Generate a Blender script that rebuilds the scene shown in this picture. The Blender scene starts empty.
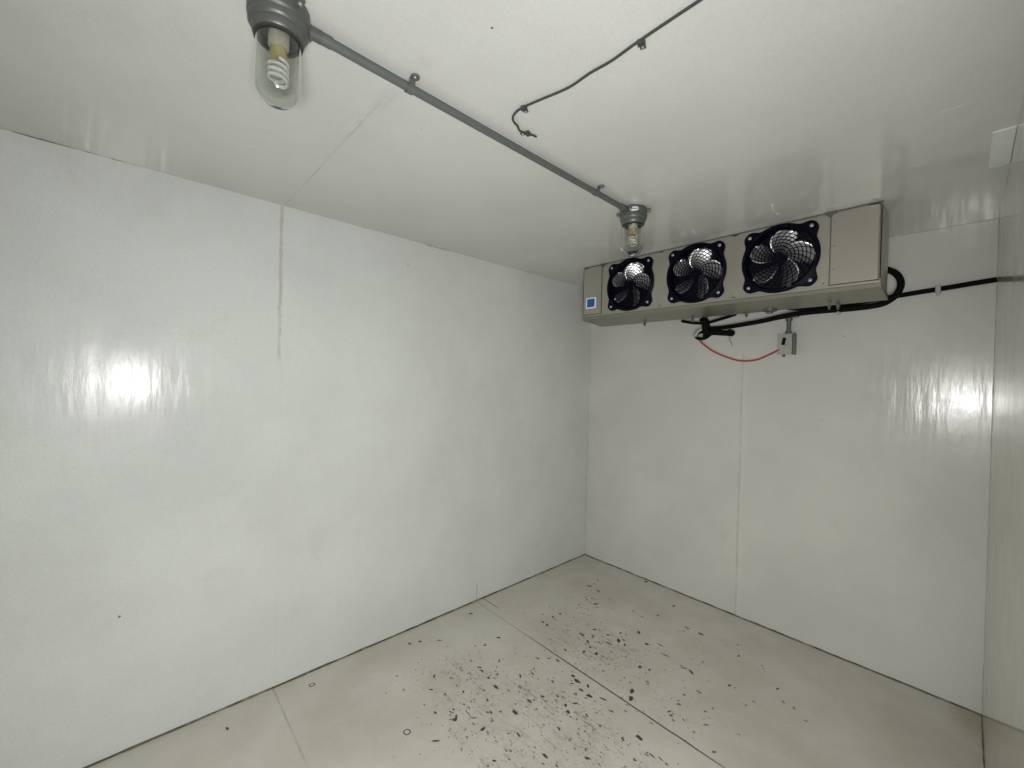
import bpy, bmesh, math, random
from mathutils import Vector, Matrix
random.seed(7)
PI = math.pi
SC = bpy.context.scene
COL = SC.collection
H = 2.35                       # ceiling height
XL, XR, YB, YF = -2.25, 0.09, 2.99, -1.15   # inner faces of the walls
DOOR = (-1.0, 0.42, 2.1)      # unseen doorway in the right wall, widened to admit more fill: y0, y1, top

# ------------------------------------------------------------------ objects
def obj(name, bm, mat, parent=None, smooth=False, loc=None):
    me = bpy.data.meshes.new(name)
    bmesh.ops.recalc_face_normals(bm, faces=bm.faces)
    bm.to_mesh(me); bm.free()
    mats = mat if isinstance(mat, (list, tuple)) else [mat]
    for m in mats: me.materials.append(m)
    if smooth:
        for p in me.polygons: p.use_smooth = True
        me.set_sharp_from_angle(angle=math.radians(38))
    o = bpy.data.objects.new(name, me); COL.objects.link(o)
    if loc is not None: o.location = loc
    if parent is not None: o.parent = parent
    return o
def tag(o, label=None, cat=None, group=None, kind=None):
    for k, v in (('label', label), ('category', cat), ('group', group), ('kind', kind)):
        if v: o[k] = v
    return o
def thing(name, loc, label, cat, group=None, rz=0):
    o = bpy.data.objects.new(name, None); COL.objects.link(o)
    o.empty_display_size = .05; o.location = loc; o.rotation_euler = (0, 0, rz)
    return tag(o, label, cat, group)
def struct(name, bm, mat, **k):
    return tag(obj(name, bm, mat, **k), kind='structure')

# ------------------------------------------------------------------ shapes
def box(bm, x0, x1, y0, y1, z0, z1, bev=0):
    b = bmesh.new()
    bmesh.ops.create_cube(b, size=1)
    for v in b.verts:
        v.co = Vector(((x0+x1)/2+v.co.x*(x1-x0), (y0+y1)/2+v.co.y*(y1-y0), (z0+z1)/2+v.co.z*(z1-z0)))
    if bev: bmesh.ops.bevel(b, geom=b.edges[:], offset=bev, segments=2, affect='EDGES', profile=.6)
    merge(bm, b)
def merge(bm, b, M=None):
    if M is not None: b.transform(M)
    me = bpy.data.meshes.new('tmp'); b.to_mesh(me); b.free(); bm.from_mesh(me); bpy.data.meshes.remove(me)
def lathe(bm, prof, c=(0, 0, 0), seg=40, axis='Z'):
    b = bmesh.new(); rings = []
    for r, z in prof:
        if r < 1e-6: rings.append([b.verts.new((0, 0, z))])
        else: rings.append([b.verts.new((r*math.cos(2*PI*i/seg), r*math.sin(2*PI*i/seg), z)) for i in range(seg)])
    for a, d in zip(rings, rings[1:]):
        for i in range(seg):
            j = (i+1) % seg
            q = []
            for v in (a[i % len(a)], a[j % len(a)], d[j % len(d)], d[i % len(d)]):
                if v not in q: q.append(v)
            if len(q) > 2: b.faces.new(q)
    R = Matrix.Identity(4)
    if axis == 'Y': R = Matrix.Rotation(PI/2, 4, 'X')     # +z of the profile goes to -y
    if axis == 'X': R = Matrix.Rotation(PI/2, 4, 'Y')
    merge(bm, b, Matrix.Translation(c) @ R)
def smooth_pts(pts, n=6):
    P = [Vector(p) for p in pts]; out = []
    P = [P[0]*2-P[1]] + P + [P[-1]*2-P[-2]]
    for i in range(1, len(P)-2):
        for k in range(n):
            t = k/n; a, b, c, d = P[i-1:i+3]
            out.append(.5*((2*b)+(c-a)*t+(2*a-5*b+4*c-d)*t*t+(3*b-a-3*c+d)*t**3))
    out.append(P[-2]); return out
def tube(bm, pts, r, seg=10, closed=False, caps=True):
    pts = [Vector(p) for p in pts]; n = len(pts); rings = []; up = None
    for i, p in enumerate(pts):
        if closed: t = pts[(i+1) % n]-pts[i-1]
        else: t = pts[min(i+1, n-1)]-pts[max(i-1, 0)]
        t.normalize()
        if up is None:
            up = Vector((0, 0, 1)) if abs(t.z) < .9 else Vector((1, 0, 0))
        s = t.cross(up).normalized(); up = s.cross(t).normalized()
        rr = r[i] if isinstance(r, (list, tuple)) else r
        rings.append([bm.verts.new(p+(s*math.cos(2*PI*k/seg)+up*math.sin(2*PI*k/seg))*rr) for k in range(seg)])
    m = n if closed else n-1
    for i in range(m):
        a, b = rings[i], rings[(i+1) % n]
        for k in range(seg): bm.faces.new((a[k], a[(k+1) % seg], b[(k+1) % seg], b[k]))
    if caps and not closed:
        bm.faces.new(rings[0][::-1]); bm.faces.new(rings[-1])

# ------------------------------------------------------------------ materials
class NT:
    def __init__(s, name):
        s.m = bpy.data.materials.new(name); s.m.use_nodes = True
        s.t = s.m.node_tree; s.b = s.t.nodes['Principled BSDF']
        s.co = s.n('ShaderNodeTexCoord').outputs['Object']
    def n(s, typ, **k):
        o = s.t.nodes.new(typ)
        for a, v in k.items(): setattr(o, a, v)
        return o
    def put(s, sock, v):
        if hasattr(v, 'is_linked') or isinstance(v, bpy.types.NodeSocket): s.t.links.new(v, sock)
        else: sock.default_value = v
    def math(s, op, a, b=0., c=0., clamp=False):
        o = s.n('ShaderNodeMath', operation=op, use_clamp=clamp)
        s.put(o.inputs[0], a); s.put(o.inputs[1], b); s.put(o.inputs[2], c); return o.outputs[0]
    def vmath(s, op, a, b=(0, 0, 0)):
        o = s.n('ShaderNodeVectorMath', operation=op); s.put(o.inputs[0], a); s.put(o.inputs[1], b)
        return o.outputs['Value'] if op in ('LENGTH', 'DISTANCE') else o.outputs[0]
    def mapping(s, v, loc=(0, 0, 0), rot=(0, 0, 0), sc=(1, 1, 1), typ='POINT'):
        o = s.n('ShaderNodeMapping', vector_type=typ); s.put(o.inputs['Vector'], v)
        o.inputs['Location'].default_value = loc; o.inputs['Rotation'].default_value = rot; o.inputs['Scale'].default_value = sc
        return o.outputs[0]
    def noise(s, v, scale, detail=3, rough=.5, dist=0, out='Fac'):
        o = s.n('ShaderNodeTexNoise'); s.put(o.inputs['Vector'], v)
        o.inputs['Scale'].default_value = scale; o.inputs['Detail'].default_value = detail
        o.inputs['Roughness'].default_value = rough; o.inputs['Distortion'].default_value = dist
        return o.outputs[0 if out == 'Fac' else 1]
    def voro(s, v, scale, rnd=1.):
        o = s.n('ShaderNodeTexVoronoi'); s.put(o.inputs['Vector'], v)
        o.inputs['Scale'].default_value = scale; o.inputs['Randomness'].default_value = rnd
        return o.outputs['Distance'], o.outputs['Color']
    def ramp(s, v, a, b, ya=0., yb=1.):
        o = s.n('ShaderNodeMapRange', interpolation_type='SMOOTHSTEP'); s.put(o.inputs[0], v)
        for i, q in enumerate((a, b, ya, yb)): o.inputs[i+1].default_value = q
        return o.outputs[0]
    def mix(s, f, a, b, bt='MIX'):
        o = s.n('ShaderNodeMix', data_type='RGBA', blend_type=bt); s.put(o.inputs[0], f)
        for q, v in ((6, a), (7, b)): s.put(o.inputs[q], (*v, 1) if isinstance(v, tuple) and len(v) == 3 else v)
        return o.outputs[2]
    def sep(s, v):
        o = s.n('ShaderNodeSeparateXYZ'); s.put(o.inputs[0], v); return o.outputs
    def bump(s, h, strength, dist, normal=None):
        o = s.n('ShaderNodeBump'); s.put(o.inputs['Height'], h)
        o.inputs['Strength'].default_value = strength; o.inputs['Distance'].default_value = dist
        if normal is not None: s.put(o.inputs['Normal'], normal)
        return o.outputs[0]
    def band(s, c, at, w, soft=.4):      # 1 on the line c == at
        d = s.math('ABSOLUTE', s.math('SUBTRACT', c, at))
        return s.ramp(d, w*(1-soft), w*(1+soft), 1., 0.)

def simple(name, col, rough=.5, metal=0., spec=.5, vary=.08, scale=30, bump=0.):
    s = NT(name)
    f = s.noise(s.co, scale, 4)
    dark = tuple(c*(1-vary) for c in col); lite = tuple(min(1, c*(1+vary)) for c in col)
    s.put(s.b.inputs['Base Color'], s.mix(f, dark, lite))
    s.b.inputs['Roughness'].default_value = rough; s.b.inputs['Metallic'].default_value = metal
    s.b.inputs['Specular IOR Level'].default_value = spec
    if bump: s.put(s.b.inputs['Normal'], s.bump(f, bump, .002))
    return s.m

def paint(name, col, strokes, rough=.2, stain=(.30, .29, .22), seams=(), dots=(), bstr=.35, mott=.05, spec=.5, lumpk=.8):
    """Gloss paint rolled on panels. strokes: scale vector of the roller texture."""
    s = NT(name); X, Y, Z = s.sep(s.co)[:3]; ax = {'X': X, 'Y': Y, 'Z': Z}
    big = s.noise(s.co, 1.6, 4, .6)
    c = s.mix(s.ramp(big, .3, .7), tuple(v*(1-mott) for v in col), tuple(min(1, v*(1+mott)) for v in col))
    blot = s.ramp(s.noise(s.mapping(s.co, loc=(3, 1, 7)), 5, 5, .65), .56, .74, 0, .07)
    c = s.mix(blot, c, stain)
    fine = s.noise(s.co, 230, 2, .6)
    c = s.mix(s.ramp(fine, .35, .68, 0, .12), c, stain)
    # pin marks
    d, r = s.voro(s.co, 9)
    pin = s.math('MULTIPLY', s.ramp(d, .025, .035, 1, 0), s.math('GREATER_THAN', s.sep(r)[0], .93))
    c = s.mix(s.math('MULTIPLY', pin, .5), c, (.16, .14, .10))
    hgt = s.noise(s.mapping(s.co, sc=strokes), 1, 3, .6)
    for axis, at, w, other, lo, hi, strength, tint in seams:
        wob = s.math('MULTIPLY', s.math('SUBTRACT', s.noise(s.co, 26, 4), .5), .014)
        m = s.band(s.math('ADD', ax[axis], wob), at, w, .5)
        brk = s.ramp(s.noise(s.mapping(s.co, loc=(9, 4, 2)), 7, 4, .7), .38, .6, .25, 1.)
        lim = s.math('MULTIPLY', s.ramp(ax[other], lo-.04, lo+.04), s.ramp(ax[other], hi-.02, hi+.02, 1, 0))
        m = s.math('MULTIPLY', s.math('MULTIPLY', m, lim), brk)
        c = s.mix(s.math('MULTIPLY', m, strength), c, tint)
        hgt = s.math('ADD', hgt, s.math('MULTIPLY', m, .8))
    for (px, py, pz, rad) in dots:
        q = s.vmath('DISTANCE', s.co, (px, py, pz))
        c = s.mix(s.ramp(q, rad*.7, rad, .85, 0), c, (.07, .07, .06))
    if name.endswith('ceiling'):   # a fresh pale scratch
        q = s.vmath('LENGTH', s.mapping(s.co, loc=(SCR[0], SCR[1], 2.35), rot=(0, 0, SCR[2]), sc=(SCR[3], .0022, 1), typ='TEXTURE'))
        c = s.mix(s.ramp(q, .6, 1.1, .8, 0), c, (.92, .92, .85))
    s.put(s.b.inputs['Base Color'], c)
    s.put(s.b.inputs['Roughness'], s.ramp(s.noise(s.co, 7, 5, .7), .3, .7, rough*.8, rough*1.25))
    s.b.inputs['Specular IOR Level'].default_value = spec
    lump = s.noise(s.mapping(s.co, sc=tuple(v*.12 for v in strokes)), 1, 2, .5)
    nb = s.bump(lump, bstr*lumpk, .003)
    s.put(s.b.inputs['Normal'], s.bump(hgt, bstr, .0006, nb))
    return s.m

SCR = (-0.042, 1.741, -0.013, 0.0367)
WALL = (.66, .685, .655)
M = {}
M['wall_left'] = paint('white_gloss_left', (.665, .69, .675), (60, 150, 30), .20, lumpk=1.7, spec=.22, bstr=.36,
    seams=[('Y', .525, .0065, 'Z', 1.62, 2.36, .55, (.36, .36, .33)), ('Y', .535, .004, 'Z', -.1, 1.62, .06, (.4, .4, .36)),
           ('Y', 1.78, .005, 'Z', -.1, .12, .5, (.35, .33, .28))], dots=[(-2.25, -0.024, 0.552, .005), (-2.25, 1.2, 2.2, .004)])
M['wall_back'] = paint('white_gloss_back', (.61, .61, .575), (150, 60, 22), .19, lumpk=1.4, spec=.42, bstr=.45,
    seams=[('X', -1.0, .006, 'Z', -.1, 1.75, .5, (.36, .35, .29)), ('X', -.985, .012, 'Z', -.1, 1.6, .25, (.7, .69, .64))],
    dots=[(-.47, 2.99, 1.83, .004)])
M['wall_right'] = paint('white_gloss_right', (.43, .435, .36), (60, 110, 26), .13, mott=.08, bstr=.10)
M['wall_front'] = paint('white_gloss_front', WALL, (110, 60, 22), .25)
M['ceiling'] = paint('white_gloss_ceiling', (.635, .64, .615), (90, 60, 60), .12, mott=.05, bstr=.22,
    seams=[('Y', .535, .004, 'X', -2.26, -1.2, .5, (.42, .42, .40)), ('Y', .54, .022, 'X', -1.24, -1.12, .35, (.42, .42, .40)),
           ('Y', .55, .02, 'X', -1.0, -.95, .3, (.45, .45, .43))],
    dots=[(-0.763, 0.608, 2.35, .004)])

SPOTS = [(-2.105,1.255,0.0148,0.0112,-2.55),(-1.514,1.09,0.0138,0.0121,-2.7),(-1.545,1.359,0.0241,0.0112,2.99),(-1.619,1.372,0.0124,0.0089,2.92),(-1.68,1.377,0.0176,0.007,2.86),(-1.668,1.14,0.0111,0.007,2.09),(-1.209,1.512,0.014,0.0116,3.03),(-1.839,1.628,0.0178,0.0096,-2.27),(-1.837,1.523,0.0157,0.0083,-1.63),(-1.516,1.599,0.0135,0.0045,1.74),(-1.414,1.276,0.0092,0.0087,-2.25),(-1.233,1.174,0.009,0.0064,2.77),(-1.032,1.413,0.012,0.0061,2.15),(-1.191,1.281,0.0894,0.0037,2.93),(-1.124,1.265,0.0184,0.009,3.07),(-1.392,1.155,0.0159,0.0101,-1.58),(-2.149,1.654,0.0163,0.0116,-2.32),(-1.691,2.384,0.0241,0.0117,-2.31),(-1.356,2.156,0.0261,0.0148,2.24),(-1.321,2.321,0.0202,0.0137,2.2),(-1.23,2.255,0.0164,0.0126,-3.01),(-1.37,1.953,0.0181,0.0121,1.99),(-1.428,1.915,0.0139,0.0107,1.86),(-1.47,2.006,0.0226,0.0111,2.65),(-1.534,2.033,0.0245,0.0108,2.92),(-1.516,2.136,0.015,0.0108,-2.54),(-1.423,2.052,0.0118,0.0095,3.14),(-1.378,2.088,0.0292,0.0085,-3.03),(-1.483,2.074,0.0136,0.0088,2.83),(-1.431,1.975,0.0123,0.0107,2.63),(-1.429,2.153,0.0146,0.0104,-2.5),(-1.389,2.231,0.0119,0.0105,-2.21),(-1.309,2.148,0.0153,0.0089,2.39),(-1.326,2.031,0.01,0.0075,1.6),(-1.152,2.046,0.0154,0.0122,1.66),(-1.106,2.065,0.0115,0.0079,1.57),(-1.085,1.856,0.0219,0.0161,1.87),(-1.061,1.809,0.021,0.0156,1.93),(-0.991,2.221,0.0225,0.0064,-2.53),(-0.952,2.22,0.028,0.0092,2.61),(-0.861,2.107,0.0195,0.0058,3.11),(-1.326,2.783,0.0166,0.0108,-1.7),(-0.832,2.56,0.0148,0.0084,-1.7),(-0.873,2.663,0.0124,0.0068,1.53),(-1.338,2.589,0.0136,0.0087,1.72),(-1.633,2.955,0.0228,0.0149,-2.28),(-1.79,2.55,0.0226,0.0108,2.83),(-1.873,2.558,0.0294,0.0118,-2.64),(-0.915,1.638,0.0216,0.0139,3.0),(-0.89,1.952,0.0128,0.0105,-2.57),(-0.607,2.438,0.0138,0.0077,1.51),(-0.778,2.273,0.0128,0.0089,-2.06),(-0.787,2.005,0.0092,0.0076,1.34),(-0.836,1.6,0.0181,0.0053,3.04),(-0.516,2.353,0.0117,0.0079,2.07),(-0.561,2.358,0.013,0.0072,2.47),(-0.675,2.194,0.0102,0.0055,1.53),(-0.772,2.052,0.0096,0.0057,1.55),(-0.752,1.93,0.0155,0.0056,-2.32),(-1.778,1.948,0.018,0.0097,3.13),(-1.739,1.944,0.0139,0.0121,1.82),(-1.775,2.039,0.0134,0.0111,-1.91),(-1.768,2.101,0.0154,0.0126,1.88),(-1.147,2.598,0.0262,0.0087,3.11),(-1.062,2.603,0.0251,0.0114,3.08),(-2.113,0.323,0.0142,0.0076,-2.89),(-1.407,1.757,0.0541,0.0078,3.01),(-1.307,1.702,0.0236,0.0139,3.14),(-1.255,1.668,0.0175,0.01,-3.1),(-1.344,1.714,0.0154,0.0112,-2.89),(-1.202,1.67,0.0203,0.0094,2.97),(-1.149,1.702,0.0276,0.0067,-2.9),(-1.249,1.716,0.0157,0.0083,2.47),(-1.78,1.38,0.0114,0.0077,-2.7),(-1.111,2.244,0.0363,0.0057,-3.05),(-1.174,2.307,0.0274,0.006,-3.07),(-1.399,1.212,0.0119,0.0077,-1.54),(-1.465,1.161,0.0271,0.0042,-2.28),(-1.506,1.157,0.0274,0.0034,3.07)]
def floor_mat():
    s = NT('painted_floor'); X, Y, Z = s.sep(s.co)[:3]
    flat = s.mapping(s.co, sc=(1, 1, 0))
    base = s.mix(s.ramp(s.noise(flat, 2.2, 5, .6), .3, .7), (.535, .505, .445), (.645, .625, .565))
    base = s.mix(s.ramp(s.noise(s.mapping(flat, loc=(5, 2, 0)), 9, 5, .7), .5, .75, 0, .35), base, (.60, .61, .57))
    base = s.mix(s.ramp(s.noise(flat, 190, 2, .7), .35, .7, 0, .14), base, (.25, .23, .17))
    # wear density: a worn path over the middle of the room
    dens = None
    for cx, cy, rx, ry, a in ((-1.45, 2.0, .42, .32, 1.), (-1.15, 1.45, .55, .24, 1.1), (-1.62, 1.25, .40, .28, .9),
                              (-1.25, 1.15, .35, .22, .95), (-1.7, 2.35, .25, .3, .45), (-.95, 1.95, .5, .3, .5), (-1.0, 2.45, .5, .25, .35)):
        q = s.vmath('LENGTH', s.mapping(flat, loc=(cx, cy, 0), sc=(rx, ry, 1), typ='TEXTURE'))
        g = s.ramp(q, .2, 1.35, a, 0)
        dens = g if dens is None else s.math('MAXIMUM', dens, g)
    dens = s.math('ADD', dens, s.math('MULTIPLY', s.math('SUBTRACT', s.noise(flat, 4.5, 4, .6), .5), .9), clamp=True)
    warp = s.vmath('ADD', flat, s.vmath('SCALE', flat)) if False else flat
    wn = s.n('ShaderNodeVectorMath', operation='MULTIPLY_ADD')
    s.put(wn.inputs[0], s.vmath('SUBTRACT', s.noise(flat, 55, 3, .7, out='Color'), (.5, .5, .5)))
    wn.inputs[1].default_value = (.022, .022, 0); s.put(wn.inputs[2], flat); warp = wn.outputs[0]
    chips = None
    for sc_, ang, el, rad, thr, keep in ((26, .2, .55, .22, .86, .95), (60, -.3, .6, .27, .80, .85), (120, .1, .4, .30, .78, .65)):
        d, r = s.voro(s.mapping(warp, rot=(0, 0, ang), sc=(el, 1, 1)), sc_)
        rr = s.sep(r)
        # a cell shows a chip if its random value beats 1 - density
        on = s.math('GREATER_THAN', s.math('ADD', rr[0], s.math('MULTIPLY', dens, .42 if sc_ > 30 else .26)), 1.07)
        size = s.math('MULTIPLY_ADD', rr[1], rad, .05)
        m = s.math('MULTIPLY', s.math('LESS_THAN', d, size), on)
        m = s.math('MULTIPLY', m, s.math('MULTIPLY_ADD', rr[2], .5, keep-.4))
        chips = m if chips is None else s.math('MAXIMUM', chips, m)
    # directional scuffs
    sc1 = s.ramp(s.noise(s.mapping(warp, rot=(0, 0, .10), sc=(9, 95, 1)), 1, 4, .7), .54, .64)
    patchy = s.ramp(s.noise(s.mapping(flat, loc=(2, 8, 0), sc=(1, 2, 1)), 7, 4, .65), .42, .62)
    sc1 = s.math('MULTIPLY', s.math('MULTIPLY', sc1, patchy), s.ramp(dens, .4, 1.0, 0, .6))
    sm = s.math('MULTIPLY', s.ramp(s.noise(warp, 38, 5, .8), .46, .66), s.math('MULTIPLY', s.ramp(dens, .3, 1.0, .1, .7), s.math('MULTIPLY_ADD', patchy, .8, .2)))
    # panel joints
    wob = s.math('MULTIPLY', s.math('SUBTRACT', s.noise(flat, 12, 3), .5), .006)
    j1 = s.math('MULTIPLY', s.band(s.math('ADD', Y, wob), .527, .0035), s.ramp(s.noise(flat, 8, 3), .35, .6, .12, .35))
    j2 = s.math('MULTIPLY', s.band(s.math('ADD', Y, wob), 1.772, .0042), s.math('MULTIPLY', s.ramp(X, -1.95, -1.4, .3, .95), s.ramp(X, -.75, -.5, 1, .25)))
    j3 = s.math('MULTIPLY', s.band(s.math('ADD', Y, wob), 1.835, .005), s.ramp(X, -2.12, -2.05, .6, 0))
    dirt = s.math('MAXIMUM', s.math('MAXIMUM', chips, sc1), s.math('MAXIMUM', j1, s.math('MAXIMUM', j2, j3)))
    c = s.mix(sm, base, (.27, .255, .20))
    # grime and rust by the walls
    edge = s.math('MAXIMUM', s.ramp(X, XL, XL+.03, .5, 0), s.ramp(Y, YB-.03, YB, 0, .5))
    c = s.mix(s.math('MULTIPLY', edge, s.ramp(s.noise(flat, 20, 4, .7), .35, .65)), c, (.30, .25, .14))
    rust = s.ramp(s.vmath('LENGTH', s.mapping(flat, loc=(.06, 2.93, 0), sc=(.10, .2, 1), typ='TEXTURE')), .2, 1.2, .75, 0)
    c = s.mix(s.math('MULTIPLY', rust, s.noise(flat, 30, 4, .7)), c, (.26, .15, .06))
    c = s.mix(dirt, c, (.060, .056, .042))
    s.put(s.b.inputs['Base Color'], c)
    s.put(s.b.inputs['Roughness'], s.math('MULTIPLY_ADD', s.noise(flat, 10, 4), .25, .33))
    h = s.math('SUBTRACT', s.noise(flat, 60, 4, .6), s.math('MULTIPLY', dirt, 1.2))
    s.put(s.b.inputs['Normal'], s.bump(h, .4, .0012))
    return s.m
M['floor'] = floor_mat()

def bead_mat(name, c0, c1, lo, hi, sc=9):
    s = NT(name)
    s.put(s.b.inputs['Base Color'], s.mix(s.ramp(s.noise(s.co, sc, 5, .7), lo, hi), c0, c1))
    s.b.inputs['Roughness'].default_value = .5
    return s.m
M['bead_floor'] = bead_mat('grimy_caulk', (.06, .052, .03), (.27, .24, .16), .42, .72, 14)
M['bead_ceiling'] = bead_mat('ceiling_joint', (.56, .565, .54), (.11, .11, .095), .52, .64, 3)
M['bead_corner'] = bead_mat('corner_caulk', (.50, .49, .44), (.40, .38, .32), .4, .6, 14)
M['steel'] = simple('brushed_cabinet_metal', (.40, .385, .335), .33, .6, vary=.10, scale=7)
M['pan'] = simple('drain_pan_metal', (.25, .24, .195), .34, .6, vary=.12, scale=9)
M['seam'] = simple('dark_seam', (.10, .095, .08), .7)
M['navy'] = simple('navy_black_plastic', (.0016, .0013, .009), .5, 0, .10, vary=.2)
M['dark'] = simple('coil_shadow_metal', (.006, .006, .012), .6, .3)  # near-black colour stands in for the shade inside the unit
M['blade'] = simple('aluminium_fan_blade', (.80, .81, .84), .36, .94, vary=.05)
M['screw'] = simple('zinc_screw', (.36, .36, .35), .4, .6)
M['grey'] = simple('grey_cast_metal', (.115, .123, .114), .42, .35, vary=.12, scale=40, bump=.2)
M['conduit'] = simple('grey_painted_conduit', (.125, .137, .13), .45, .2, vary=.10, scale=25)
M['gasket'] = simple('dark_gasket', (.035, .036, .032), .6)
M['black'] = simple('black_rubber_insulation', (.004, .004, .004), .8, 0, .12, vary=.3, scale=60, bump=.4)
M['red'] = simple('red_cable', (.40, .035, .02), .45)
M['wire'] = simple('dark_grey_wire', (.045, .05, .045), .5)
M['alum'] = simple('box_metal', (.36, .36, .33), .5, .3, vary=.12, scale=30)
M['cream'] = simple('lamp_base_plastic', (.62, .60, .50), .4)
M['yellow'] = simple('yellowed_lamp_base', (.55, .46, .20), .4)
M['cfl'] = simple('white_lamp_tube', (.85, .86, .84), .25)
M['white'] = simple('white_sticker', (.80, .82, .82), .4)
M['blue'] = simple('blue_sticker', (.012, .075, .36), .35)
M['ink'] = simple('black_ink', (.012, .012, .02), .5)
M['patch'] = simple('pale_patch', (.80, .81, .83), .5, vary=.10, scale=60, bump=.3)
M['copper'] = simple('dull_copper', (.30, .16, .09), .45, .7)
def glass():
    s = NT('clear_lamp_glass'); t = s.t
    s.b.inputs['Base Color'].default_value = (.84, .86, .83, 1)
    s.b.inputs['Roughness'].default_value = .02; s.b.inputs['Transmission Weight'].default_value = 1.
    s.b.inputs['IOR'].default_value = 1.45
    return s.m
M['glass'] = glass()

# ------------------------------------------------------------------ room
T = .1
def slab(x0, x1, y0, y1, z0, z1):
    bm = bmesh.new(); box(bm, x0, x1, y0, y1, z0, z1); return bm
# bare chips and rings where the floor paint has come off: part of the floor's own surface
bm = slab(XL-T, XR+T, YF-T, YB+T, -T, 0)
def chip(cx, cy, a, b, ang):
    n = 14; vs = []; c, s_ = math.cos(ang), math.sin(ang)
    for i in range(n):
        t_ = 2*PI*i/n; k = random.uniform(.72, 1.18)
        x, y = a*k*math.cos(t_), b*k*math.sin(t_)
        vs.append(bm.verts.new((cx+x*c-y*s_, cy+x*s_+y*c, .0004)))
    f_ = bm.faces.new(vs); f_.material_index = 1 if max(a, b) > .011 or random.random() < .3 else 2
for q in SPOTS:
    if q[2] < .05: chip(q[0], q[1], q[2]*.82, q[3]*.74, q[4])
for cx, cy, sx, sy, n in ((-1.5, 2.1, .22, .16, 45), (-1.22, 1.55, .25, .09, 60), (-1.3, 1.25, .3, .12, 50), (-1.7, 1.35, .16, .14, 22), (-1.62, 1.12, .16, .1, 28), (-1.65, 2.35, .18, .2, 30), (-1.05, 1.95, .3, .2, 26), (-1.2, 2.4, .3, .25, 20)):
    for k in range(n):
        x, y = random.gauss(cx, sx), random.gauss(cy, sy)
        if XL+.03 < x < XR-.03 and y < YB-.03:
            a = .0025+.0060*random.random()**2; chip(x, y, a*random.uniform(1, 2.2), a*random.uniform(.45, .9), random.gauss(.1, .5))
for k in range(260):
    x, y = random.gauss(-1.35, .42), random.gauss(1.75, .55)
    if XL+.03 < x < XR-.03 and DOOR[1] < y < YB-.03:
        a = random.uniform(.0015, .0032); chip(x, y, a*random.uniform(1, 2), a, random.gauss(.1, .6))
for cx, cy, r0 in ((-1.594, .897, .014), (-2.147, .677, .012)) :
    P_ = [(math.cos(2*PI*i/24), math.sin(2*PI*i/24)) for i in range(24)]
    A_ = [bm.verts.new((cx+c*(r0-.0030*random.uniform(.6, 1.3)), cy+s_*(r0-.003), .0004)) for c, s_ in P_]
    B_ = [bm.verts.new((cx+c*(r0+.0022*random.uniform(.6, 1.3)), cy+s_*(r0+.002), .0004)) for c, s_ in P_]
    for i in range(24): bm.faces.new((A_[i], A_[(i+1) % 24], B_[(i+1) % 24], B_[i])).material_index = 1
struct('floor', bm, [M['floor'], simple('bare_chip', (.065, .060, .046), .6, vary=.5, scale=80), simple('thin_worn_paint', (.17, .16, .125), .6, vary=.4, scale=120)])
struct('ceiling', slab(XL-T, XR+T, YF-T, YB+T, H, H+T), M['ceiling'])
struct('wall_left', slab(XL-T, XL, YF-T, YB+T, 0, H), M['wall_left'])
struct('wall_back', slab(XL, XR, YB, YB+T, 0, H), M['wall_back'])
struct('wall_front', slab(XL, XR, YF-T, YF, 0, H), M['wall_front'])
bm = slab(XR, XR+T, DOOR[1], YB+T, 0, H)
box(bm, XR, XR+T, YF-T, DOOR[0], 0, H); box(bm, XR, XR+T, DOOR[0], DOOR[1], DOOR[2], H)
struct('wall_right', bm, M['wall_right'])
def bead(pts, w, mat, name):
    """triangular fillet in a corner between two planes; pts: start, end, dirA, dirB"""
    a, b, da, db = [Vector(p) for p in pts]; bm = bmesh.new(); n = 60; rows = []
    for i in range(n+1):
        p = a.lerp(b, i/n); k = w*random.uniform(.7, 1.25); k2 = w*random.uniform(.7, 1.25)
        rows.append([bm.verts.new(p-da*.002-db*.002), bm.verts.new(p+da*k-db*.001), bm.verts.new(p+db*k2-da*.001)])
    for r, q in zip(rows, rows[1:]):
        for j in range(3): bm.faces.new((r[j], r[(j+1) % 3], q[(j+1) % 3], q[j]))
    bm.faces.new(rows[0]); bm.faces.new(rows[-1])
    struct(name, bm, mat)
bead(((XL, YF, 0), (XL, YB, 0), (1, 0, 0), (0, 0, 1)), .0075, M['bead_floor'], 'baseboard_left')
bead(((XL, YB, 0), (XR, YB, 0), (0, -1, 0), (0, 0, 1)), .0075, M['bead_floor'], 'baseboard_back')
bead(((XR, YB, 0), (XR, DOOR[1], 0), (-1, 0, 0), (0, 0, 1)), .005, M['bead_floor'], 'baseboard_right')
bead(((XL, YF, H), (XL, YB, H), (1, 0, 0), (0, 0, -1)), .0036, M['bead_ceiling'], 'trim_1')
bead(((XL, YB, H), (XR, YB, H), (0, -1, 0), (0, 0, -1)), .003, M['bead_corner'], 'trim_2')
bead(((XL, YB, 0), (XL, YB, H), (1, 0, 0), (0, -1, 0)), .005, M['bead_corner'], 'trim_3')
bead(((XR, YB, 0), (XR, YB, H), (-1, 0, 0), (0, -1, 0)), .0028, M['bead_corner'], 'trim_4')

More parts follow.
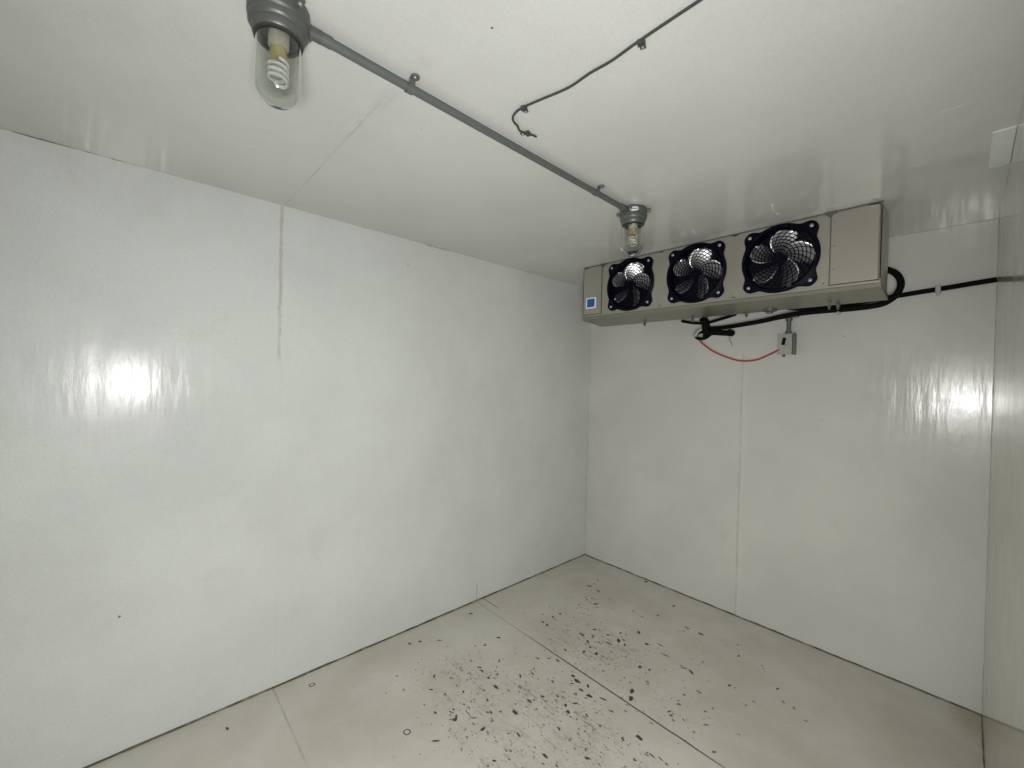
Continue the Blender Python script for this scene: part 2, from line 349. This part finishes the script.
# ------------------------------------------------------------------ evaporator unit
UX0, UX1, UY0, UY1, UZ0 = -1.868, -.258, 2.385, 2.612, 2.0
ev = thing('cooling_unit', ((UX0+UX1)/2, UY0, UZ0), 'long metal cooling unit with three dark fans, hung from the ceiling', 'cooler')
O = Vector(ev.location)
def part(name, bm, mat, smooth=False, parent=ev, org=None):
    """bm in world coordinates -> child at local origin of its parent"""
    org = O if org is None else org
    bm.transform(Matrix.Translation(-org)); return obj(name, bm, mat, parent, smooth)
FX = (-1.491, -1.064, -.644); FZ = 2.174; FR = .158
bm = bmesh.new()
t = .004
def panel_with_hole(bm, x0, x1, z0, z1, cx, cz, r, y, n=48):
    A = []; B = []
    for i in range(n):
        a = 2*PI*i/n+PI/4; c, s_ = math.cos(a), math.sin(a)
        A.append(bm.verts.new((cx+r*c, y, cz+r*s_)))
        k = 1e9
        if c > 1e-9: k = min(k, (x1-cx)/c)
        if c < -1e-9: k = min(k, (x0-cx)/c)
        if s_ > 1e-9: k = min(k, (z1-cz)/s_)
        if s_ < -1e-9: k = min(k, (z0-cz)/s_)
        B.append(bm.verts.new((cx+k*c, y, cz+k*s_)))
    for i in range(n): bm.faces.new((A[i], A[(i+1) % n], B[(i+1) % n], B[i]))
cuts = [UX0, (FX[0]+FX[1])/2, (FX[1]+FX[2])/2, UX1]
for i in range(3): panel_with_hole(bm, cuts[i], cuts[i+1], UZ0, H-.001, FX[i], FZ, FR, UY0)
bmesh.ops.remove_doubles(bm, verts=bm.verts, dist=1e-5)
box(bm, UX0, UX0+t, UY0, UY1, UZ0-.03, H-.001); 
# right end: rounded rear top corner
prof = [(UY0, UZ0), (UY1, UZ0-.035), (UY1, H-.06)] + [(UY1-.055+.055*math.cos(a), H-.056+.055*math.sin(a)) for a in [PI/2*k/6 for k in range(1, 7)]] + [(UY0, H-.001)]
va = [bm.verts.new((UX1-t, y, z)) for y, z in prof]; vb = [bm.verts.new((UX1, y, z)) for y, z in prof]
bm.faces.new(va); bm.faces.new(vb)
for i in range(len(prof)): j = (i+1) % len(prof); bm.faces.new((va[i], va[j], vb[j], vb[i]))
box(bm, UX0, UX1-t, UY0, UY1, H-.005, H-.001)
box(bm, UX0, UX1, UY0-.005, UY0+.012, UZ0-.004, UZ0+.006, .001)      # bottom front lip
part('housing', bm, M['steel'])
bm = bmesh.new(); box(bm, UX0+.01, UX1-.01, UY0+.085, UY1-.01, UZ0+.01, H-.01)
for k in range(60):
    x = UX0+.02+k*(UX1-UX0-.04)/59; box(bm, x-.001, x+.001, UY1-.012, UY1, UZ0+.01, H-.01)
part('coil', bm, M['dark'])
bm = bmesh.new(); box(bm, UX0-.001, UX1+.001, UY0-.003, UY0+.006, H-.006, H-.0015); part('top_edge', bm, M['seam'])
# drain pan
bm = bmesh.new(); pr = [(UY0+.002, UZ0-.004), (UY0-.004, UZ0-.006), (UY0+.004, UZ0-.022), (UY1+.01, UZ0-.046), (UY1+.012, UZ0-.02), (UY1, UZ0-.018)]
va = [bm.verts.new((UX0-.003, y, z)) for y, z in pr]; vb = [bm.verts.new((UX1+.003, y, z)) for y, z in pr]
bm.faces.new(va); bm.faces.new(vb)
for i in range(len(pr)): j = (i+1) % len(pr); bm.faces.new((va[i], va[j], vb[j], vb[i]))
pan = part('drain_pan', bm, M['pan'])
bm = bmesh.new()
lathe(bm, [(0, UZ0-.062), (.016, UZ0-.062), (.016, UZ0-.054), (.035, UZ0-.05), (.035, UZ0-.035), (0, UZ0-.03)], (-.74, UY1-.01, 0), 20)
part('drain_fitting', bm, M['grey'], True)
for x, y in ((-1.50, 2.60), (-1.17, 2.60), (-.86, 2.605), (-.47, 2.58), (-.44, 2.61)):
    bm = bmesh.new(); z = UZ0-.05
    lathe(bm, [(0, z-.022), (.005, z-.022), (.005, z-.012), (.009, z-.012), (.009, z), (0, z)], (x, y, 0), 6)
    part('bolt', bm, M['gasket'] if x < -1.4 else M['grey'], True)
# end access panels
def screw(bm, x, z, y, r=.0042):
    lathe(bm, [(0, .004), (r*.6, .004), (r, .002), (r, 0), (0, 0)], (x, y, z), 12, 'Y')
bm = bmesh.new(); box(bm, UX0+.006, -1.712, UY0-.004, UY0, UZ0+.012, H-.012, .0012)
pl = part('access_panel', bm, M['steel'])
bm = bmesh.new()
for x0, x1, z0, z1 in ((-1.711, -1.7075, UZ0+.008, H-.008), (UX0+.006, -1.708, UZ0+.008, UZ0+.0115)): box(bm, x0, x1, UY0-.0035, UY0, z0, z1)
part('panel_seam', bm, M['seam'])
bm = bmesh.new()
bm.free()
for z in (2.06, 2.17, 2.28):
    bm = bmesh.new(); screw(bm, -1.722, z, UY0-.004, .003); part('screw', bm, M['screw'], True, pl)
bm = bmesh.new(); box(bm, -.434, -.268, UY0-.004, UY0, UZ0+.012, H-.012, .0012)
prr = part('access_panel', bm, M['steel'])
bm = bmesh.new()
for x0, x1, z0, z1 in ((-.440, -.4365, UZ0+.008, H-.008), (-.44, -.262, UZ0+.0075, UZ0+.0115), (-.2655, -.2635, UZ0+.008, H-.008)): box(bm, x0, x1, UY0-.0035, UY0, z0, z1)
part('panel_seam', bm, M['seam'])
bm = bmesh.new()
bm.free()
for z in (2.08, 2.19, 2.30):
    bm = bmesh.new(); screw(bm, -.424, z, UY0-.004, .0035); part('screw', bm, M['screw'], True, prr)
bm = bmesh.new()
bm.free()
for x in (-1.57, -1.28, -.86, -.46):
    bm = bmesh.new(); screw(bm, x, UZ0+.022, UY0, .0025); part('screw', bm, M['seam'], True)
for x in (-1.70, -.44):
    bm = bmesh.new(); box(bm, x-.02, x+.022, UY0-.012, UY0+.01, H-.012, H-.002, .002)
    box(bm, x-.008, x+.008, UY0-.014, UY0, H-.022, H-.003, .002)
    part('hanger_bracket', bm, M['grey'])
# blue sticker
bm = bmesh.new(); box(bm, -1.838, -1.752, UY0-.0052, UY0-.0042, 2.052, 2.128); st = part('sticker', bm, M['white']); tag(st, 'white sticker with a blue square')
bm = bmesh.new(); box(bm, -1.828, -1.764, UY0-.0058, UY0-.005, 2.062, 2.120); part('blue_print', bm, M['blue'], parent=st)
bm = bmesh.new()
for x0, x1, z0, z1 in ((-1.822, -1.818, 2.070, 2.112), (-1.811, -1.778, 2.104, 2.110), (-1.811, -1.785, 2.088, 2.092), (-1.806, -1.774, 2.072, 2.077)):
    box(bm, x0, x1, UY0-.0062, UY0-.0057, z0, z1)
part('lettering', bm, simple('pale_blue_print', (.03, .13, .50), .4), parent=st)

# fans
def rim(a):
    v = .171
    for q in (.767, PI-.767, PI+.767, -.767):
        d = (a-q+PI) % (2*PI)-PI
        v += .038*math.exp(-abs(d/.21)**3)
    return v
def make_fan(i, cx, spin):
    org = Vector((cx, UY0, FZ))
    n = 120; bm = bmesh.new(); R = []
    prof = ((1., 0.), (1., -.008), (.985, -.011))
    for i_ in range(n):
        a = 2*PI*i_/n; c, s_ = math.cos(a), math.sin(a); ro = rim(a)
        P = [(ro, 0), (ro, -.008), (ro-.003, -.011), (.166, -.012), (.162, -.015), (.158, -.016), (.1545, -.014), (.1535, .060), (.1555, .060), (.1575, 0)]
        R.append([bm.verts.new((r*c, y, r*s_)) for r, y in P])
    for i_ in range(n):
        A, B = R[i_], R[(i_+1) % n]
        for j in range(len(A)): k = (j+1) % len(A); bm.faces.new((A[j], A[k], B[k], B[j]))
    f = obj('fan', bm, M['navy'], ev, True, loc=org-O)
    tag(f, ('dark fan nearest the blue sticker', 'middle dark fan', 'dark fan nearest the right access panel')[i])
    bm = bmesh.new()
    for k in range(9):
        r = .026+k*.0157; y = -.020-.006*(1-(r/.14)**2)
        tube(bm, [(r*math.cos(2*PI*q/44), y, r*math.sin(2*PI*q/44)) for q in range(44)], .0021, 5, True)
    for k in range(30):
        a0 = 2*PI*k/30; pts = []
        for q in range(8):
            u = q/7; r = .022+.135*u; a = a0-.75*u**.8
            pts.append((r*math.cos(a), -.0205-.006*(1-(r/.14)**2), r*math.sin(a)))
        tube(bm, pts, .0019, 4)
    lathe(bm, [(0, .033), (.015, .032), (.019, .028), (.019, .025), (0, .025)], (0, 0, 0), 24, 'Y')
    obj('grille', bm, M['navy'], f, True)
    for k in range(5):
        a0 = spin+2*PI*k/5; bm = bmesh.new(); G = []
        NU, NV = 12, 8; b = math.radians(43)
        for u in range(NU+1):
            ru = u/NU; r = .022+.126*ru
            wd = .012+.050*math.sin(min(1, ru*1.12)*PI*.80)**.8 if ru < 1 else .012
            if ru > .8: wd *= math.sqrt(max(.02, 1-((ru-.8)/.2)**2*.9))
            row = []
            for v in range(NV+1):
                w = (v/NV-.5)*2*wd
                # local frame: radial e_r, clockwise tangent e_t
                a = a0 - .35*ru
                er = Vector((math.cos(a), 0, math.sin(a))); et = Vector((math.sin(a), 0, -math.cos(a)))
                pb = b*(1.15-.45*ru); curve = .006*(1-(w/wd)**2)
                p = er*r + et*(w*math.cos(pb)) + Vector((0, 1, 0))*(w*math.sin(pb)) + Vector((0, .014+curve, 0))
                row.append(bm.verts.new(p))
            G.append(row)
        for u in range(NU):
            for v in range(NV): bm.faces.new((G[u][v], G[u+1][v], G[u+1][v+1], G[u][v+1]))
        bo = obj('fan_blade', bm, M['blade'], f, True)
        md = bo.modifiers.new('thick', 'SOLIDIFY'); md.thickness = .0006
    bm = bmesh.new(); lathe(bm, [(0, 0), (.028, 0), (.03, -.004), (.03, -.06), (.04, -.062), (.04, -.084), (0, -.084)], (0, 0, 0), 28, 'Y')
    obj('motor', bm, M['dark'], f, True)
    for sx in (-1, 1):
        for sz in (-1, 1):
            bm = bmesh.new(); lathe(bm, [(0, .0145), (.004, .0145), (.0085, .012), (.0095, .0105), (.0095, .009), (0, .009)], (sx*.134, 0, sz*.130), 16, 'Y')
            obj('screw', bm, M['screw'], f, True)
for i, (cx, sp) in enumerate(zip(FX, (1.55, 1.55, 1.62))): make_fan(i, cx, sp)

# ------------------------------------------------------------------ jelly jar lights
def make_light(x, y, label, rz, tagged):
    g = thing('ceiling_light', (x, y, H), label, 'light', 'vapour-tight ceiling lights', rz)
    bm = bmesh.new()
    lathe(bm, [(0, 0), (.060, 0), (.062, -.004), (.062, -.034), (.058, -.038), (.060, -.040), (.060, -.050), (.056, -.056), (.052, -.058), (0, -.058)], (0, 0, 0), 48)
    for a in (.35, .35+PI/2, .35+PI, .35+1.5*PI):                       # mounting ears
        c, s_ = math.cos(a), math.sin(a)
        tube(bm, [(c*.055, s_*.055, -.014), (c*.078, s_*.078, -.014)], .0080, 10)
    for a in ((PI/2,) if not tagged else (-PI/2,)):                     # conduit hub
        tube(bm, [(0, math.sin(a)*.058, -.018), (0, math.sin(a)*.088, -.018)], .0142, 20)
    obj('lamp_body', bm, M['grey'], g, True)
    bm = bmesh.new(); lathe(bm, [(.040, -.056), (.0515, -.056), (.0535, -.059), (.052, -.070), (.049, -.074), (.040, -.074), (.040, -.056)], (0, 0, 0), 48)
    obj('collar', bm, M['grey'], g, True)
    bm = bmesh.new(); lathe(bm, [(.040, -.072), (.0490, -.072), (.0490, -.079), (.040, -.079), (.040, -.072)], (0, 0, 0), 40)
    obj('gasket', bm, M['gasket'], g, True)
    bm = bmesh.new()
    out = [(.0450, -.072), (.0450, -.176)] + [(.0450*math.cos(q), -.176-.045*math.sin(q)) for q in [PI/2*k/10 for k in range(1, 11)]]
    inn = [(max(0, r-.0026) if r > .003 else 0, z+(.0026 if z < -.176 else 0)) for r, z in out][::-1]
    out[-1] = (0, out[-1][1])
    lathe(bm, out, (0, 0, 0), 48); lathe(bm, inn, (0, 0, 0), 48)
    # close the rim between the two shells
    top = [v for v in bm.verts if abs(v.co.z+.072) < 1e-5]
    bmesh.ops.bridge_loops(bm, edges=[e for e in bm.edges if all(v in top for v in e.verts)])
    obj('globe', bm, M['glass'], g, True)
    bm = bmesh.new(); lathe(bm, [(0, -.056), (.021, -.056), (.021, -.090), (.018, -.094), (0, -.094)], (0, 0, 0), 28)
    obj('socket', bm, M['cream'], g, True)
    bm = bmesh.new(); lathe(bm, [(0, -.092), (.0155, -.092), (.0165, -.096), (.0185, -.114), (.0175, -.119), (0, -.120)], (0, 0, 0), 28)
    bb = obj('bulb_base', bm, M['yellow'], g, True)
    bm = bmesh.new(); pts = []
    for q in range(121):
        u = q/120; a = u*2*PI*3.6; r = .0185
        if u > .93: r *= 1-(u-.93)/.07*.75
        pts.append((r*math.cos(a), r*math.sin(a), -.125-.045*u))
    pts = [(.008, .004, -.118)] + pts
    tube(bm, pts, .0038, 10)
    obj('bulb', bm, M['cfl'], g, True)
    for a in (.35, .35+PI/2, .35+PI, .35+1.5*PI):
        bm = bmesh.new(); lathe(bm, [(0, -.026), (.003, -.026), (.0052, -.024), (.0052, -.0205), (0, -.0205)], (math.cos(a)*.072, math.sin(a)*.072, 0), 10)
        obj('screw', bm, M['screw'], g, True)
    if tagged:
        bm = bmesh.new(); a0 = tagged; rr = .0632; vs = []
        for k in range(9):
            a = a0+(k-4)*.075; h = .0095*(1-abs((k-4)/4)**4*.55)
            vs.append((bm.verts.new((rr*math.cos(a), rr*math.sin(a), -.0205-h)), bm.verts.new((rr*math.cos(a), rr*math.sin(a), -.0205+h))))
        for p, q in zip(vs, vs[1:]): bm.faces.new((p[0], q[0], q[1], p[1]))
        pl_ = obj('name_plate', bm, M['white'], g); pl_.modifiers.new('t', 'SOLIDIFY').thickness = .0012
        bm = bmesh.new()
        for k, (w, h) in enumerate(((.05, .0035), (.07, .0022), (.045, .0035), (.06, .0028))):
            a = a0-.17+k*.115; r2 = rr+.0012
            q = [bm.verts.new((r2*math.cos(a+sa*w/1.6), r2*math.sin(a+sa*w/1.6), -.0205+sz*h)) for sa, sz in ((-1, -1), (1, -1), (1, 1), (-1, 1))]
            bm.faces.new(q)
        ml = obj('lettering', bm, M['ink'], pl_); ml.modifiers.new('t', 'SOLIDIFY').thickness = .0006
    return g
LX = -1.052; LX2 = -1.074
L1Y, L2Y = .232, 1.732
make_light(LX, L1Y, 'grey jar light at the near end of the conduit, top cut by photo', 0, None)
make_light(LX2, L2Y, 'grey jar light at the far end of the conduit, just before the fans', 0, math.atan2(-1.50, 1.05))

# conduit between the lights, and its straps
cd = thing('conduit', (LX, (L1Y+L2Y)/2, H), 'straight grey conduit pipe running along the ceiling between the two jar lights', 'pipe')
CO = Vector(cd.location)
bm = bmesh.new(); tube(bm, [(LX, L1Y+.086, H-.018), (LX2, L2Y-.086, H-.018)], .0115, 20); part('pipe', bm, M['conduit'], True, cd, CO)
for yy in (L1Y+.095, L2Y-.095):
    bm = bmesh.new(); xx = LX if yy < 1 else LX2; tube(bm, [(xx, yy-.018, H-.018), (xx, yy+.018, H-.018)], .0136, 16); part('coupling', bm, M['conduit'], True, cd, CO)
LX1 = LX
for y in (.556, 1.430):
    LX = LX1+(LX2-LX1)*(y-L1Y)/(L2Y-L1Y)
    bm = bmesh.new(); w = .009
    arc = [(LX+.0145*math.cos(a), H-.018-.0145*math.sin(a)) for a in [PI*k/14 for k in range(15)]]
    arc = [(LX+.032, H-.0015), (LX+.018, H-.0015)] + [(LX+.0145, H-.012)] + arc + [(LX-.0145, H-.002)]
    for (xa, za), (xb, zb) in zip(arc, arc[1:]):
        tube(bm, [(xa, y, za), (xb, y, zb)], .0022, 6)
    bm2 = bmesh.new()
    rows = []
    for xa, za in arc: rows.append((bm2.verts.new((xa, y-w, za)), bm2.verts.new((xa, y+w, za))))
    for p, q in zip(rows, rows[1:]): bm2.faces.new((p[0], q[0], q[1], p[1]))
    bm.free(); bm = bm2
    s_ = part('strap', bm, M['conduit'], False, cd, CO); s_.modifiers.new('t', 'SOLIDIFY').thickness = .0025
    bm = bmesh.new(); lathe(bm, [(.0055, H-.002), (.0125, H-.002), (.0125, H-.006), (.0055, H-.006), (.0055, H-.002)], (LX+.030, y, 0), 16)
    part('strap_eye', bm, M['conduit'], True, cd, CO)
    bm = bmesh.new(); lathe(bm, [(0, H-.008), (.0035, H-.0075), (.0055, H-.005), (.0055, H-.002), (0, H-.002)], (LX+.030, y, 0), 12)
    part('screw', bm, M['screw'], True, cd, CO)

# loose sensor wire on the ceiling
zc = H-.0045
wr = thing('wire', (-.8, .88, H), 'thin dark wire clipped to the ceiling, ending in a small hook by the conduit', 'wire')
WO = Vector(wr.location)
wp = [(.085, .872, zc), (-.1, .875, zc), (-.404, .877, zc), (-.548, .880, zc), (-.62, .8825, zc-.002), (-.688, .8800, zc), (-.745, .8815, zc-.001), (-.788, .877, zc), (-.85, .861, zc-.001),
      (-.918, .849, zc), (-.955, .853, zc-.002), (-.973, .869, zc-.004), (-.982, .895, zc-.004), (-.998, .922, zc-.002), (-.992, .95, zc), (-.985, .985, zc)]
bm = bmesh.new(); tube(bm, smooth_pts(wp, 5), .0034, 8); part('cable', bm, M['wire'], True, wr, WO)
for x, y, a in ((-.540, .885, .35), (-.908, .852, .5), (-.990, .950, 1.9)):
    R = Matrix.Translation((x, y, H)) @ Matrix.Rotation(a, 4, 'Z')
    b = bmesh.new(); box(b, -.009, .009, -.007, .007, -.012, -.001, .002); box(b, -.007, .007, .004, .026, -.0045, -.001, .001)
    b.transform(R); part('clip', b, M['wire'], False, wr, WO)
    b = bmesh.new(); lathe(b, [(0, -.0085), (.0035, -.0078), (.005, -.0045), (0, -.0045)], (0, .019, 0), 12); b.transform(R)
    part('screw', b, M['screw'], True, wr, WO)

# pale patch, a thin plate against the ceiling
b = bmesh.new(); box(b, .040, XR-.001, 1.985, 2.29, H-.0045, H-.0005, .001)
tag(obj('ceiling_patch', b, M['patch']), 'small pale patch on the ceiling beside the right wall', 'patch')

# ------------------------------------------------------------------ piping behind and under the unit
yp = 2.735
pp = thing('insulated_pipe', (-.7, yp, 1.95), 'thick black insulated pipe and valve looping beneath the cooling unit', 'pipe')
PO = Vector(pp.location)
pts = [(-.42, 2.66, 2.12), (-.34, 2.69, 2.135), (-.285, yp, 2.128), (-.242, yp, 2.100), (-.222, yp, 2.058), (-.226, yp, 2.015), (-.252, yp, 1.977), (-.300, yp, 1.953), (-.409, yp, 1.946), (-.52, yp, 1.947),
       (-.626, yp, 1.944), (-.73, yp, 1.932), (-.824, yp, 1.917), (-.94, yp, 1.904), (-1.048, yp, 1.896), (-1.12, yp, 1.897)]
bm = bmesh.new(); sp_ = smooth_pts(pts, 6); tube(bm, sp_, [.0145 if i < len(sp_)*.6 else .0145-.0015*(i/len(sp_)-.6)/.4 for i in range(len(sp_))], 14)
part('insulation', bm, M['black'], True, pp, PO)
for x, z in ((-.455, 1.947),):
    bm = bmesh.new(); lathe(bm, [(0, .034), (.005, .034), (.005, .030), (.009, .030), (.009, .014), (0, .014)], (x, yp-.004, z-.024), 10, 'Y')
    part('clamp', bm, M['alum'], True, pp, PO)
yw = 2.967
bm = bmesh.new()
pts = [(XR-.001, yw, 2.058), (0, yw, 2.050), (-.096, yw, 2.041), (-.18, yw, 2.034), (-.26, yw, 2.026), (-.38, 2.95, 2.01), (-.50, 2.86, 1.985), (-.60, 2.72, 1.965), (-.66, 2.64, 1.965)]
lq = thing('pipe', (-.2, yw, 2.04), 'thin black pipe along the back wall, from right corner to cooling unit', 'pipe')
tube(bm, smooth_pts(pts, 6), .0125, 12); part('insulation', bm, M['black'], True, lq, Vector(lq.location))
bm = bmesh.new(); box(bm, -.112, -.092, yw-.017, YB-.001, 2.022, 2.058, .003); box(bm, -.106, -.096, yw-.018, yw-.010, 2.005, 2.03, .002)
part('clamp', bm, M['alum'], False, lq, Vector(lq.location))
# valve body
vv = pp; VO = PO
bm = bmesh.new()
tube(bm, smooth_pts([(-1.135, yp-.06, 1.955), (-1.13, yp-.04, 1.93), (-1.128, yp-.02, 1.885), (-1.128, yp-.01, 1.845)], 5), .025, 14)
tube(bm, smooth_pts([(-1.27, 2.66, 1.95), (-1.20, 2.70, 1.935), (-1.12, yp-.03, 1.932), (-1.03, 2.69, 1.945), (-.93, 2.64, 1.958)], 5), .0095, 10)
part('valve', bm, M['black'], True, vv, VO)
bm = bmesh.new(); tube(bm, smooth_pts([(-1.13, yp-.02, 1.868), (-1.08, yp-.03, 1.866), (-1.03, yp-.03, 1.860), (-.985, yp-.03, 1.855)], 4), .0175, 12)
lathe(bm, [(0, .030), (.016, .030), (.021, .024), (.021, -.012), (.014, -.018), (0, -.018)], (-.978, yp-.03, 1.856), 16, 'Y')
part('valve_stem', bm, M['black'], True, vv, VO)
bm = bmesh.new(); n = 26
tube(bm, [(-1.150+.040*math.cos(2*PI*k/n), yp-.03+.012*math.sin(2*PI*k/n), 1.853+.024*math.sin(2*PI*k/n)) for k in range(n)], .0105, 10, True)
part('pipe_loop', bm, M['black'], True, vv, VO)
bm = bmesh.new(); tube(bm, [(-1.188, yp-.05, 1.845), (-1.172, yp-.05, 1.875), (-1.150, yp-.045, 1.892)], .010, 10)
tag(part('sleeve', bm, M['alum'], True, vv, VO), 'pale metal sleeve')
bm = bmesh.new(); tube(bm, smooth_pts([(-.985, yp-.04, 1.838), (-.978, yp-.04, 1.812), (-.962, yp-.04, 1.775)], 4), .0016, 6)
part('loose_wire', bm, M['wire'], True, vv, VO)
# red cable
bm = bmesh.new()
rp = [(-1.178, yp-.052, 1.872), (-1.176, yp-.04, 1.840), (-1.152, 2.73, 1.797), (-1.108, 2.77, 1.754), (-1.045, 2.81, 1.718), (-.97, 2.86, 1.692), (-.89, 2.90, 1.700), (-.82, 2.93, 1.737), (-.775, 2.945, 1.768), (-.757, 2.948, 1.80)]
tube(bm, smooth_pts(rp, 6), .0052, 10)
tag(obj('cable', bm, M['red'], None, True), 'thin red cable drooping from the black valve to the small metal box', 'cable')
# junction box
jb = thing('junction_box', (-.744, YB, 1.793), 'small grey metal junction box on the back wall below the cooling unit', 'electrical box')
JO = Vector(jb.location)
bm = bmesh.new(); x0, x1, z0, z1, y0, y1 = -.786, -.716, 1.735, 1.855, YB-.048, YB-.0008
for q in ((x0, x1, y1-.003, y1, z0, z1), (x0, x0+.003, y0, y1, z0, z1), (x1-.003, x1, y0, y1, z0, z1), (x0, x1, y0, y1, z0, z0+.003), (x0, x1, y0, y1, z1-.003, z1)): box(bm, *q)
part('box_body', bm, M['alum'], False, jb, JO)
bm = bmesh.new(); box(bm, x0-.003, x1+.003, y0-.003, y0, z0-.003, z1+.003, .001); part('cover', bm, M['alum'], False, jb, JO)
bm = bmesh.new(); box(bm, x1+.008, x1+.016, y0-.004, y1, z0-.004, z1+.006, .002); box(bm, x1+.001, x1+.009, y0+.01, y1, z0+.01, z1-.01); part('side_bracket', bm, M['grey'], False, jb, JO)
bm = bmesh.new(); tube(bm, [(-.738, YB-.024, z1-.002), (-.738, YB-.024, z1+.095)], .0125, 16)
tube(bm, [(-.738, YB-.024, z1), (-.738, YB-.024, z1+.02)], .018, 6); tube(bm, [(-.738, YB-.024, z1+.085), (-.738, YB-.024, z1+.11)], .019, 14)
part('conduit_stub', bm, M['conduit'], True, jb, JO)
bm = bmesh.new(); box(bm, -.79, -.69, YB-.05, YB-.001, z1+.10, z1+.113, .002); part('flange', bm, M['alum'], False, jb, JO)
bm = bmesh.new(); tube(bm, [(-.757, y0-.014, 1.79), (-.750, y0-.012, 1.832)], .009, 12); part('plug', bm, M['black'], True, jb, JO)
bm = bmesh.new(); lathe(bm, [(0, .010), (.007, .010), (.009, .004), (.009, 0), (0, 0)], (-.757, y0+.012, z0-.010), 12, 'Y'); part('screw', bm, M['grey'], True, jb, JO)

# ------------------------------------------------------------------ lights
def area(name, loc, aim, size, e, col, shape='DISK', sy=None):
    l = bpy.data.lights.new(name, 'AREA'); l.shape = shape; l.size = size
    if sy: l.size_y = sy
    l.energy = e; l.color = col
    o = bpy.data.objects.new(name, l); COL.objects.link(o); o.location = loc
    o.rotation_euler = Vector(aim).to_track_quat('-Z', 'Y').to_euler(); return o
area('phone_lamp', (.045, -.045, 1.44), (-.70, .71, -.30), .34, 38, (1, .995, .975), 'ELLIPSE', .20)
w = bpy.data.worlds.new('fill_daylight'); SC.world = w; w.use_nodes = True  # faint even fill added, enters only through the doorway
bg = w.node_tree.nodes['Background']; bg.inputs[0].default_value = (1., 1., .985, 1); bg.inputs[1].default_value = 0.2

# ------------------------------------------------------------------ camera
f = 415.; yaw = math.radians(47.5); pitch = math.radians(-.47); roll = math.atan(.0252)
F = Vector((-math.sin(yaw)*math.cos(pitch), math.cos(yaw)*math.cos(pitch), math.sin(pitch)))
R = Vector((math.cos(yaw), math.sin(yaw), 0)); U = R.cross(F)
R2 = math.cos(roll)*R+math.sin(roll)*U; U2 = R2.cross(F)
cam = bpy.data.cameras.new('camera'); co = bpy.data.objects.new('camera', cam); COL.objects.link(co)
cam.sensor_fit = 'HORIZONTAL'; cam.sensor_width = 36; cam.lens = f/1024*36; cam.clip_start = .02
Mx = Matrix.Identity(4)
for i in range(3): Mx[i][0], Mx[i][1], Mx[i][2] = R2[i], U2[i], -F[i]
Mx.translation = Vector((0, 0, 1.53)); co.matrix_world = Mx
SC.camera = co
vs = SC.view_settings; vs.view_transform = 'Standard'; vs.look = 'None'; vs.gamma = 1; vs.use_curve_mapping = False
vs.exposure = 0
SC.cycles.max_bounces = 14; SC.cycles.diffuse_bounces = 8; SC.cycles.glossy_bounces = 6; SC.cycles.transmission_bounces = 10
SC.cycles.sample_clamp_indirect = 6
SC.cycles.use_denoising = True
